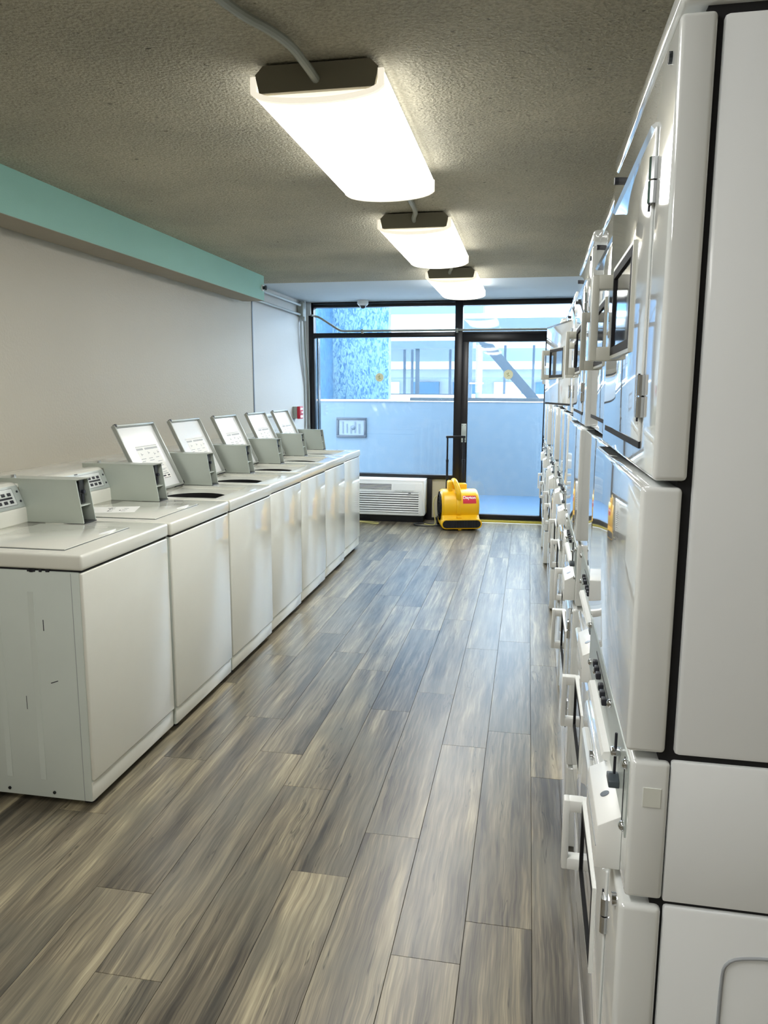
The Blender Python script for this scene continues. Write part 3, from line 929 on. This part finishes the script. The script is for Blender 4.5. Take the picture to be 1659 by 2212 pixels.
        ink = MB(); gry = MB()
        gry.box(0.262, 0.264, 0.115, 0.372, -0.005, -0.0046)
        for k in range(26):
            if 7 < k < 10:
                continue
            ink_y = 0.13 + k * 0.0092
            gry.box(0.243, 0.254, ink_y, ink_y + 0.006, -0.005, -0.0046)
        for (u, v) in ((0.21, 0.16), (0.215, 0.24), (0.205, 0.30), (0.212, 0.345)):
            gry.box(u, u + 0.016, v, v + 0.003, -0.005, -0.0046); gry.box(u + 0.006, u + 0.009, v, v + 0.018, -0.005, -0.0046)
        for r_ in range(9):
            for c_ in range(3):
                if (r_ + c_) % 4 == 3:
                    continue
                u = 0.19 - r_ * 0.013; v = 0.14 + c_ * 0.082
                gry.box(u, u + 0.003, v, v + 0.05 - 0.008 * ((r_ * 2 + c_) % 3), -0.005, -0.0046)
        ink.box(0.072, 0.080, 0.275, 0.315, -0.005, -0.0046); ink.box(0.072, 0.080, 0.335, 0.36, -0.005, -0.0046)
        ink.box(0.062, 0.065, 0.28, 0.36, -0.005, -0.0046)
        gry.box(0.09, 0.0915, 0.27, 0.36, -0.005, -0.0046); gry.box(0.118, 0.1195, 0.27, 0.36, -0.005, -0.0046)
        ink.build('print', 'ink', lab); gry.build('print', 'ink_grey', lab)
        ld.rotation_euler = (0, -math.radians(116), 0)
    else:
        ld = box(0.0, ll, 0, lw, 0.0, 0.004, bev=0.0015, seg=2).build('lid', 'washer_white', t, loc=(hx, OY0 + 0.002, z1 + 0.0006))
        MB().prism([(ll - 0.03, lw * 0.62), (ll - 0.003, lw * 0.70), (ll - 0.02, lw * 0.86)], 2, 0.004, 0.0075).build('grip_tab', 'cap_white', ld)
    control_panel(t)
    coin_meter(t)
    return t


def place(o, loc, rz=0.0, **props):
    o.location = loc
    o.rotation_euler = (0, 0, rz)
    for k, v in props.items():
        o[k] = v


wx = [-1.472, -1.466, -1.470, -1.485, -1.497, -1.512, -1.532]
wy = [2.258, 2.905, 3.560, 4.215, 4.888, 5.570, 6.242]
wlab = ['nearest white top load washer with closed bare lid and scuffed side',
        'white top load washer with closed lid and a paper notice on top',
        'white top load washer with raised lid, next after the washer with paper notice',
        'third from the far end of the open lid washers counting from the near side second, lid raised',
        'middle washer of the five with raised lids',
        'second washer from the far window with raised lid',
        'farthest white top load washer with raised lid beside the window']
wlab[3] = 'second of the five open lid washers counting from the near end'
closed = make_washer(False)
opened = make_washer(True)
GW = 'row of white coin operated washers along the left wall'
for i in range(7):
    if i == 0:
        o = closed
    elif i == 1:
        o = copy_tree(closed)
    elif i == 2:
        o = opened
    else:
        o = copy_tree(opened)
    place(o, (wx[i], wy[i], 0), math.radians(0.2), label=wlab[i], category='washer', group=GW)

# scuffs on the near washer's side, chips
for (dx, dz, h_, w_, r_) in ((-0.158, 0.68, 0.04, 0.003, 0.0), (-0.13, 0.475, 0.003, 0.03, 0.35), (-0.245, 0.39, 0.05, 0.002, 0.0)):
    m_ = box(-w_ / 2, w_ / 2, 0, 0.0006, -h_ / 2, h_ / 2).build('scuff_mark', 'ink', closed)
    m_.location = (dx, 0.0022 if abs(dx + 0.2) < .012 or abs(dx + 0.335) < .012 else 0.0034, dz)
    m_.rotation_euler = (0, -r_, 0)
q = MB()
for (u, l, d_) in ((-0.205, 0.030, 0.003), (-0.196, 0.012, 0.005), (-0.160, 0.010, 0.003), (-0.135, 0.014, 0.002)):
    q.box(u, u + l, 0.0018, 0.0040, 0.874 - d_, 0.880)
q.build('rust_chips', 'ink', closed)

# paper notice on the second washer
pn = thing('paper_notice', (wx[1] - 0.42, wy[1] + 0.24, 0.9396), math.radians(20), label='white paper notice lying on the second washer lid', category='paper')
box(-0.10, 0.125, -0.085, 0.085, 0, 0.0008).build('sheet', 'paper', pn)
q = MB()
for (u, v, l, w) in ((0.06, -0.05, 0.02, 0.004), (0.05, -0.035, 0.006, 0.018), (0.06, -0.01, 0.022, 0.004), (0.0, -0.055, 0.022, 0.005), (0.0, -0.04, 0.005, 0.016),
                     (0.0, -0.015, 0.02, 0.005), (0.0, 0.0, 0.005, 0.014), (0.0, 0.02, 0.022, 0.005), (-0.01, 0.035, 0.02, 0.01), (0.0, 0.055, 0.02, 0.004), (0.065, 0.02, 0.02, 0.004)):
    q.box(u, u + l, v, v + w, 0.0008, 0.0012)
q.build('print', 'ink', pn)

# ================================================================== STACKED DRYERS
DW = 0.688


def make_dryer():
    t = thing('stacked_dryer')
    # bodies behind the front panels (x grows into the machine)
    box(0.047, 0.74, 0.003, DW - 0.003, 0.018, 0.822, bev=0.004).build('lower_body', 'enamel_side', t)
    box(0.0450, 0.74, 0.004, DW - 0.004, 0.828, 1.026, bev=0.003).build('console_body', 'enamel_side', t)
    ub = box(0.047, 0.74, 0.003, DW - 0.003, 1.034, 1.902, bev=0.006).build('upper_body', 'enamel_side', t)
    box(0.0, 0.74, 0.0, DW, 1.912, 1.948, bev=0.010, seg=3).build('top_cap', 'enamel', t)
    box(0.03, 0.73, 0.010, DW - 0.010, 0.02, 1.915).build('inner_core', 'black_gap', t)
    # embossed outline on the lower side
    q = MB()
    pts = smooth_path([(0.125, 0.0022, 0.10), (0.125, 0.0022, 0.66), (0.125, 0.0022, 0.72), (0.127, 0.0022, 0.755), (0.16, 0.0022, 0.765), (0.22, 0.0022, 0.767), (0.62, 0.0022, 0.77)], 2)
    q.tube(pts, 0.0022, 8)
    q.build('embossed_line', 'ink_grey', t)
    # front panels
    uf = box(0.0, 0.040, 0.0, DW, 1.386, 1.904, bev=0.006, seg=4).build('upper_front', 'enamel', t)
    box(-0.012, 0.036, 0.001, DW - 0.001, 1.036, 1.378, bev=0.006, seg=4).build('upper_service_panel', 'enamel', t)
    con = box(-0.004, 0.044, 0.002, DW - 0.002, 0.830, 1.024, bev=0.006, seg=3).build('console', 'enamel', t)
    lf = box(-0.010, 0.044, 0.0, DW, 0.300, 0.820, bev=0.008, seg=4).build('lower_front', 'enamel', t)
    box(-0.006, 0.044, 0.003, DW - 0.003, 0.014, 0.292, bev=0.006, seg=3).build('kick_panel', 'enamel', t)
    MB().cyl((-0.007, 0.62, 1.885), (0.002, 0.62, 1.885), 0.007, 10).build('screw', 'ink', uf)
    MB().cyl((-0.004, 0.045, 1.875), (0.002, 0.045, 1.875), 0.007, 10).build('screw', 'dark_chrome', uf)
    MB().cyl((-0.016, 0.03, 0.805), (-0.008, 0.03, 0.805), 0.009, 12).build('screw', 'chrome', lf)
    MB().cyl((-0.016, 0.45, 0.805), (-0.008, 0.45, 0.805), 0.009, 12).build('screw', 'chrome', lf)

    def door(zc, fx, parent_mesh, hm):
        """door with its origin on the near side hinge; y runs to the far side"""
        w, h = 0.495, 0.400
        d = MB()
        wy0, wy1, wz0, wz1 = 0.125, 0.405, -0.075, 0.085
        d.box(-0.004, 0.0, 0.0, w, -h / 2, h / 2, bev=0.002, seg=3)
        do = d.build('door', 'enamel', t, loc=(fx, 0.118, zc))
        # raised top lip and dark gap below
        box(-0.003, -0.0005, 0.002, w - 0.002, -h / 2 - 0.009, -h / 2 + 0.002).build('door_gap', 'black_gap', do)
        MB().prism([(-0.003, h / 2 - 0.004), (-0.009, h / 2 + 0.001), (-0.004, h / 2 + 0.005), (-0.0, h / 2 + 0.005), (-0.0, h / 2 - 0.004)], 1, 0.004, w - 0.004).build('top_lip', 'enamel', do)
        # window: white outer rim, black gasket, dark glass
        for nm, m_, g, x0, x1 in (('window_rim', hm, 0.0, -0.009, -0.003), ('window_gasket', 'black_gap', 0.006, -0.0094, -0.0035)):
            a0, a1, b0, b1 = wy0 + g, wy1 - g, wz0 + g, wz1 - g
            tk = 0.007 if nm == 'window_rim' else 0.014
            q = MB()
            q.box(x0, x1, a0, a1, b1 - tk, b1); q.box(x0, x1, a0, a1, b0, b0 + tk)
            q.box(x0, x1, a0, a0 + tk, b0 + tk, b1 - tk); q.box(x0, x1, a1 - tk, a1, b0 + tk, b1 - tk)
            q.build(nm, m_, do)
        box(-0.0058, -0.0038, wy0 + 0.021, wy1 - 0.021, wz0 + 0.021, wz1 - 0.021).build('window_glass', 'black_gloss', do)
        # handle: a rectangular loop standing off the door at the far side of the window
        hy = 0.412
        z0, z1, xo = -0.078, 0.077, -0.044
        q = MB()
        q.box(xo, xo + 0.013, hy, hy + 0.026, z0, z1, bev=0.003)
        q.box(xo + 0.010, -0.003, hy, hy + 0.026, z1 - 0.026, z1, bev=0.003)
        q.box(xo + 0.010, -0.003, hy, hy + 0.026, z0, z0 + 0.026, bev=0.003)
        q.build('handle', hm, do)
        for zz in (h / 2 - 0.095, -h / 2 + 0.033):
            q = MB()
            q.cyl((-0.004, -0.004, zz), (-0.004, -0.004, zz + 0.027), 0.0062, 10)
            q.cyl((-0.004, -0.004, zz + 0.029), (-0.004, -0.004, zz + 0.056), 0.0062, 10)
            q.box(-0.0062, -0.0036, -0.004, 0.012, zz, zz + 0.056)
            hg = q.build('hinge', 'chrome', do)
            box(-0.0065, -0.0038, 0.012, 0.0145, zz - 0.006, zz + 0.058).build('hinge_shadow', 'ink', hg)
        return do
    door(1.625, 0.0, uf, 'handle_beige').name = 'upper_door'
    door(0.585, -0.010, lf, 'handle_white').name = 'lower_door'
    # console fittings
    FX = -0.004
    plate = box(FX - 0.002, FX, 0.018, DW - 0.018, 0.905, 1.014).build('console_plate', 'panel_grey', con)
    cb = MB().prism([(FX, 0.834), (FX - 0.034, 0.834), (FX - 0.033, 0.898), (FX, 0.916)], 1, 0.052, 0.222, bev=0.002).build('coin_box', 'handle_white', con)
    MB().cyl((FX - 0.0170, 0.125, 0.9064), (FX - 0.0175, 0.125, 0.9074), 0.007, 18).build('lock', 'dark_chrome', con)
    box(FX - 0.0345, FX - 0.031, 0.054, 0.220, 0.866, 0.8675).build('seam', 'ink_grey', con)
    # rail
    MB().prism([(FX - 0.012, 0.915), (FX - 0.015, 0.921), (FX - 0.012, 0.928), (FX, 0.93), (FX, 0.912)], 1, 0.215, 0.52).build('trim_rail', 'handle_white', con)
    # coin lever
    q = MB()
    q.cyl((FX - 0.008, 0.105, 0.945), (FX - 0.008, 0.105, 1.012), 0.002, 8)
    q.build('lever_rod', 'ink', con)
    MB().box(FX - 0.015, FX - 0.001, 0.096, 0.114, 0.980, 0.989, bev=0.003).build('lever_clamp', 'chrome', con)
    MB().prism([(0.088, 0.936), (0.122, 0.936), (0.120, 0.946), (0.105, 0.951), (0.090, 0.946)], 0, FX - 0.017, FX - 0.002, bev=0.0015).build('lever_knob', 'knob_grey', con)
    box(FX - 0.0028, FX - 0.002, 0.045, 0.049, 0.91, 1.005).build('print_line', 'ink', con)
    for k in range(6):
        y = 0.292 + k * 0.032 + (0.022 if k > 2 else 0)
        MB().box(FX - 0.011, FX - 0.002, y, y + 0.015, 0.972, 0.984, bev=0.002).build('button', 'ink', con)
    box(FX - 0.0028, FX - 0.002, 0.27, 0.51, 0.990, 0.993).build('print_line', 'ink', con)
    for (y, z) in ((0.03, 1.004), (0.03, 0.915), (0.24, 1.0), (0.5, 0.955), (0.655, 1.0), (0.62, 0.93)):
        MB().sphere((FX - 0.003, y, z), 0.007, (0.9, 1, 1), 10, 6).build('screw', 'chrome', con)
    return t


dx = [0.150, 0.176, 0.167, 0.200, 0.199, 0.206, 0.190, 0.196, 0.174, 0.168]
drot = [0.3] * 10
dlab = ['nearest white stacked dryer with its side panel filling the right edge',
        'second white stacked dryer from the near end of the right row',
        'third white stacked dryer from the near end, standing slightly forward of the second',
        'fourth white stacked dryer from the near end of the right row',
        'fifth stacked dryer from the near end with its upper door ajar',
        'sixth stacked dryer from the near end, just past the ajar upper door',
        'fourth stacked dryer from the far end of the right row',
        'third stacked dryer from the far end by the glass door',
        'second stacked dryer from the far end by the glass door',
        'farthest white stacked dryer beside the glass door']
DPROTO = make_dryer()
GD = 'row of white stacked dryers along the right wall'
for i in range(10):
    o = DPROTO if i == 0 else copy_tree(DPROTO)
    place(o, (dx[i], 0.950 + 0.694 * i, 0), -math.radians(drot[i]), label=dlab[i], category='dryer', group=GD)
    if i == 4:
        for c in o.children:
            if c.name.startswith('upper_door'):
                c.rotation_euler = (0, 0, math.radians(13))
# square of old tape on the near console edge
box(0.012, 0.034, 0.0008, 0.0022, 0.962, 0.988).build('tape_patch', 'tape', DPROTO)

# ================================================================== AIR CONDITIONER
ac = thing('air_conditioner', (-1.56, 8.575, 0), label='white wall air conditioner under the window left of the yellow blower', category='air conditioner')
AX0, AX1, AY0, AY1, AZ0, AZ1 = -0.62, 0.445, -0.285, -0.01, 0.075, 0.487
box(AX0, AX1, AY0 + 0.03, AY1, AZ0 + 0.01, AZ1, bev=0.006).build('case', 'ac_white', ac)
fr = MB().prism([(AY0, AZ0 + 0.012), (AY0, 0.365), (AY0 + 0.02, 0.452), (AY0 + 0.05, AZ1 - 0.006), (AY0 + 0.06, AZ1 - 0.006), (AY0 + 0.06, AZ0 + 0.004)], 0, AX0 + 0.004, AX1 - 0.018, bev=0.010, seg=3).build('front_cover', 'ac_white', ac)
box(AX0 + 0.05, AX1 - 0.060, AY0 - 0.001, AY0 + 0.02, 0.118, 0.350).build('intake_recess', 'ac_dark', ac)
for k in range(9):
    z = 0.122 + k * 0.0258
    MB().prism([(AY0 - 0.006, z), (AY0 - 0.010, z + 0.006), (AY0 - 0.004, z + 0.016), (AY0 + 0.008, z + 0.018), (AY0 + 0.008, z)], 0, AX0 + 0.045, AX1 - 0.055, bev=0.002, seg=1).build('louver', 'ac_white', ac)
def acs(x0, x1, u0, u1, h0, h1, name, m):
    """piece lying on the sloped upper face, u 0..1 up the slope"""
    a, b = Vector((0, AY0, 0.365)), Vector((0, AY0 + 0.02, 0.452))
    d = b - a; nrm = Vector((0, -d.z, d.y)).normalized()
    q = MB(); c = []
    for h in (h0, h1):
        for (x, u) in ((x0, u0), (x1, u0), (x1, u1), (x0, u1)):
            p = a + d * u + nrm * h
            c.append(q.bm.verts.new((x, p.y, p.z)))
    for f in ((3, 2, 1, 0), (4, 5, 6, 7), (0, 1, 5, 4), (1, 2, 6, 5), (2, 3, 7, 6), (3, 0, 4, 7)):
        q.bm.faces.new([c[i] for i in f])
    bmesh.ops.recalc_face_normals(q.bm, faces=q.bm.faces)
    return q.build(name, m, ac)
acs(AX0 + 0.06, 0.075, 0.12, 0.82, 0.0005, 0.002, 'outlet_recess', 'ac_dark')
for k in range(5):
    acs(AX0 + 0.06, 0.073, 0.16 + k * 0.13, 0.215 + k * 0.13, 0.002, 0.006, 'outlet_slat', 'ac_white')
acs(0.10, 0.345, 0.08, 0.90, 0.0005, 0.005, 'control_flap', 'ac_white')
acs(0.115, 0.33, 0.0, 0.05, 0.001, 0.006, 'flap_lip', 'label_silver')
acs(0.20, 0.25, -0.10, 0.02, 0.001, 0.007, 'flap_tab', 'label_silver')
acs(0.27, 0.30, -0.30, -0.20, 0.0, 0.003, 'display', 'ink')
box(AX0, AX1 - 0.02, -0.20, -0.02, 0.0, 0.082).build('plinth', 'frame_black', ac)

# ================================================================== AIR MOVER
am = thing('air_mover', (-0.715, 8.16, 0), math.radians(15), label='yellow floor blower with black telescopic handle in front of the door', category='blower')
HW = 0.205
def profile(s=1.0, cz=0.238, cy=0.02, r=0.185, front=-0.20):
    p = [(front, 0.022), (front, 0.118), (front + 0.02, 0.135), (cy - r * math.cos(math.radians(25)), cz - r * math.sin(math.radians(25)))]
    p += [(cy - r * math.cos(math.radians(a)), cz + r * math.sin(math.radians(a))) for a in range(-20, 201, 10)]
    p += [(0.16, 0.06), (0.12, 0.022)]
    return p
MB().prism(profile(), 0, -HW, HW, bev=0.034, seg=5, caponly=True).build('housing', 'yellow', am)
# outlet: stadium shaped black mouth
def stadium(hw, z0, z1, n=10):
    r = (z1 - z0) / 2; c = (z0 + z1) / 2
    return [(-hw + r - r * math.sin(PI * i / n), c - r * math.cos(PI * i / n)) for i in range(n + 1)] + [(hw - r + r * math.sin(PI * i / n), c + r * math.cos(PI * i / n)) for i in range(n + 1)]
MB().prism(stadium(0.222, 0.018, 0.128), 1, -0.218, -0.12, bev=0.008, seg=3).build('outlet_ring', 'yellow', am)
mo = MB().prism(stadium(0.205, 0.032, 0.114), 1, -0.221, -0.216).build('outlet_mouth', 'black_gap', am)
q = MB()
for k in range(13):
    q.box(-0.17 + k * 0.0283, -0.167 + k * 0.0283, -0.223, -0.220, 0.036, 0.110)
q.build('outlet_grille', 'rubber', mo)
# intake on the left end
MB().cyl((-HW - 0.002, 0.02, 0.238), (-HW + 0.03, 0.02, 0.238), 0.160, 36).build('intake', 'black_gloss', am)
q = MB()
for r in (0.05, 0.09, 0.13):
    q.tube([(-HW - 0.006, 0.02 + r * math.cos(2 * PI * k / 32), 0.238 + r * math.sin(2 * PI * k / 32)) for k in range(33)], 0.003, 6)
q.build('intake_guard', 'rubber', am)
# strap moulding down the front, handle hoop and the switch block
sy = lambda a, r=0.190: (0.02 - r * math.cos(math.radians(a)), 0.238 + r * math.sin(math.radians(a)))
pts_o = [sy(a, 0.195) for a in range(-22, 61, 8)]
pts_i = [sy(a, 0.178) for a in range(60, -23, -8)]
MB().prism(pts_o + pts_i, 0, -0.048, -0.010, bev=0.004, seg=2).build('front_strap', 'yellow', am)
box(-0.05, 0.002, -0.19, -0.16, 0.128, 0.150, bev=0.005).build('strap_latch', 'yellow', am)
hp = smooth_path([(-0.02, -0.135, 0.33), (-0.025, -0.15, 0.40), (-0.05, -0.10, 0.50), (-0.06, -0.02, 0.525), (-0.06, 0.06, 0.49), (-0.06, 0.09, 0.41)], 3)
MB().tube(hp, 0.029, 12).build('carry_handle', 'yellow', am)
box(-0.125, -0.075, -0.06, 0.06, 0.39, 0.515, bev=0.016, seg=3).build('handle_bracket', 'yellow', am)
box(0.0, 0.10, 0.05, 0.14, 0.38, 0.475, bev=0.012, seg=3).build('switch_block', 'yellow', am)
for sx in (-0.17, 0.15):
    MB().cyl((sx, -0.12, 0.0), (sx, -0.12, 0.03), 0.018, 12).build('foot', 'rubber', am)
    MB().cyl((sx, 0.12, 0.0), (sx, 0.12, 0.03), 0.018, 12).build('foot', 'rubber', am)
box(-0.035, 0.0, -0.205, -0.19, 0.004, 0.024, bev=0.003).build('front_clip', 'yellow', am)
# telescopic handle
for sx in (-0.105, 0.075):
    q = MB()
    q.cyl((sx, 0.17, 0.10), (sx, 0.17, 0.72), 0.013, 12)
    q.cyl((sx, 0.17, 0.70), (sx, 0.17, 0.975), 0.010, 12)
    q.cyl((sx, 0.17, 0.70), (sx, 0.17, 0.73), 0.016, 12)
    q.build('handle_tube', 'frame_black', am)
box(-0.122, 0.092, 0.155, 0.185, 0.965, 0.992, bev=0.006).build('handle_grip', 'frame_black', am)
for sx in (-0.19, 0.19):
    MB().cyl((sx - 0.015, 0.19, 0.05), (sx + 0.015, 0.19, 0.05), 0.05, 20).build('wheel', 'rubber', am)
# red name label following the curve of the housing
def on_curve(x0, x1, a0, a1, r0, r1, name, m, par):
    o_ = [sy(a0 + (a1 - a0) * i / 8, r1) for i in range(9)]
    i_ = [sy(a0 + (a1 - a0) * i / 8, r0) for i in range(8, -1, -1)]
    return MB().prism(o_ + i_, 0, x0, x1).build(name, m, par)
lb = on_curve(0.022, 0.165, 15, 43, 0.184, 0.1862, 'name_label', 'label_red', am)
cu = bpy.data.curves.new('lettering', 'FONT')
cu.body = 'Dayton'
cu.size = 0.048
cu.offset = 0.0011
cu.align_x = 'CENTER'
to = bpy.data.objects.new('lettering_curve', cu)
COL.objects.link(to)
bpy.context.view_layer.update()
me = bpy.data.meshes.new_from_object(to.evaluated_get(bpy.context.evaluated_depsgraph_get()))
bpy.data.objects.remove(to, do_unlink=True)
tx0 = min(v.co.x for v in me.vertices); tx1 = max(v.co.x for v in me.vertices)
bm_ = bmesh.new(); bm_.from_mesh(me)
for v in bm_.verts:
    x = (v.co.x - (tx0 + tx1) / 2) * (0.134 / (tx1 - tx0)) + 0.0935
    a = 31 + math.degrees(v.co.y / 0.187)
    p = sy(a, 0.1868)
    v.co = (x, p[0], p[1])
bm_.to_mesh(me); bm_.free()
me.name = 'lettering'
me.materials.clear(); me.materials.append(MAT['label_white'])
lt = bpy.data.objects.new('lettering', me); COL.objects.link(lt); lt.parent = lb

# cords
conduit2 = lambda pts, r, m, label: MB().tube(smooth_path(pts, 3), r, 8).build('power_cord', m, label=label, category='cord')
conduit2([(-0.965, 8.22, 0.33), (-0.985, 8.22, 0.31), (-1.0, 8.20, 0.22), (-0.98, 8.18, 0.12), (-0.965, 8.18, 0.03), (-0.99, 8.18, 0.008), (-1.10, 8.25, 0.008)], 0.006, 'cord_yellow', 'pale cord looping down the left side of the yellow blower')
conduit2([(-0.93, 8.16, 0.012), (-1.05, 8.10, 0.008), (-1.20, 8.14, 0.008), (-1.22, 8.26, 0.008), (-1.10, 8.30, 0.008), (-0.99, 8.24, 0.008)], 0.006, 'cord_black', 'black cord loop on the floor left of the yellow blower')
conduit2([(-2.0, 8.28, 0.008), (-1.8, 8.24, 0.008), (-1.70, 8.17, 0.008), (-1.62, 8.14, 0.008), (-1.60, 8.20, 0.008), (-1.72, 8.26, 0.01), (-1.9, 8.25, 0.012)], 0.006, 'cord_yellow', 'coiled pale cord on the floor under the air conditioner')

# stray label on every top level object is set where it is built
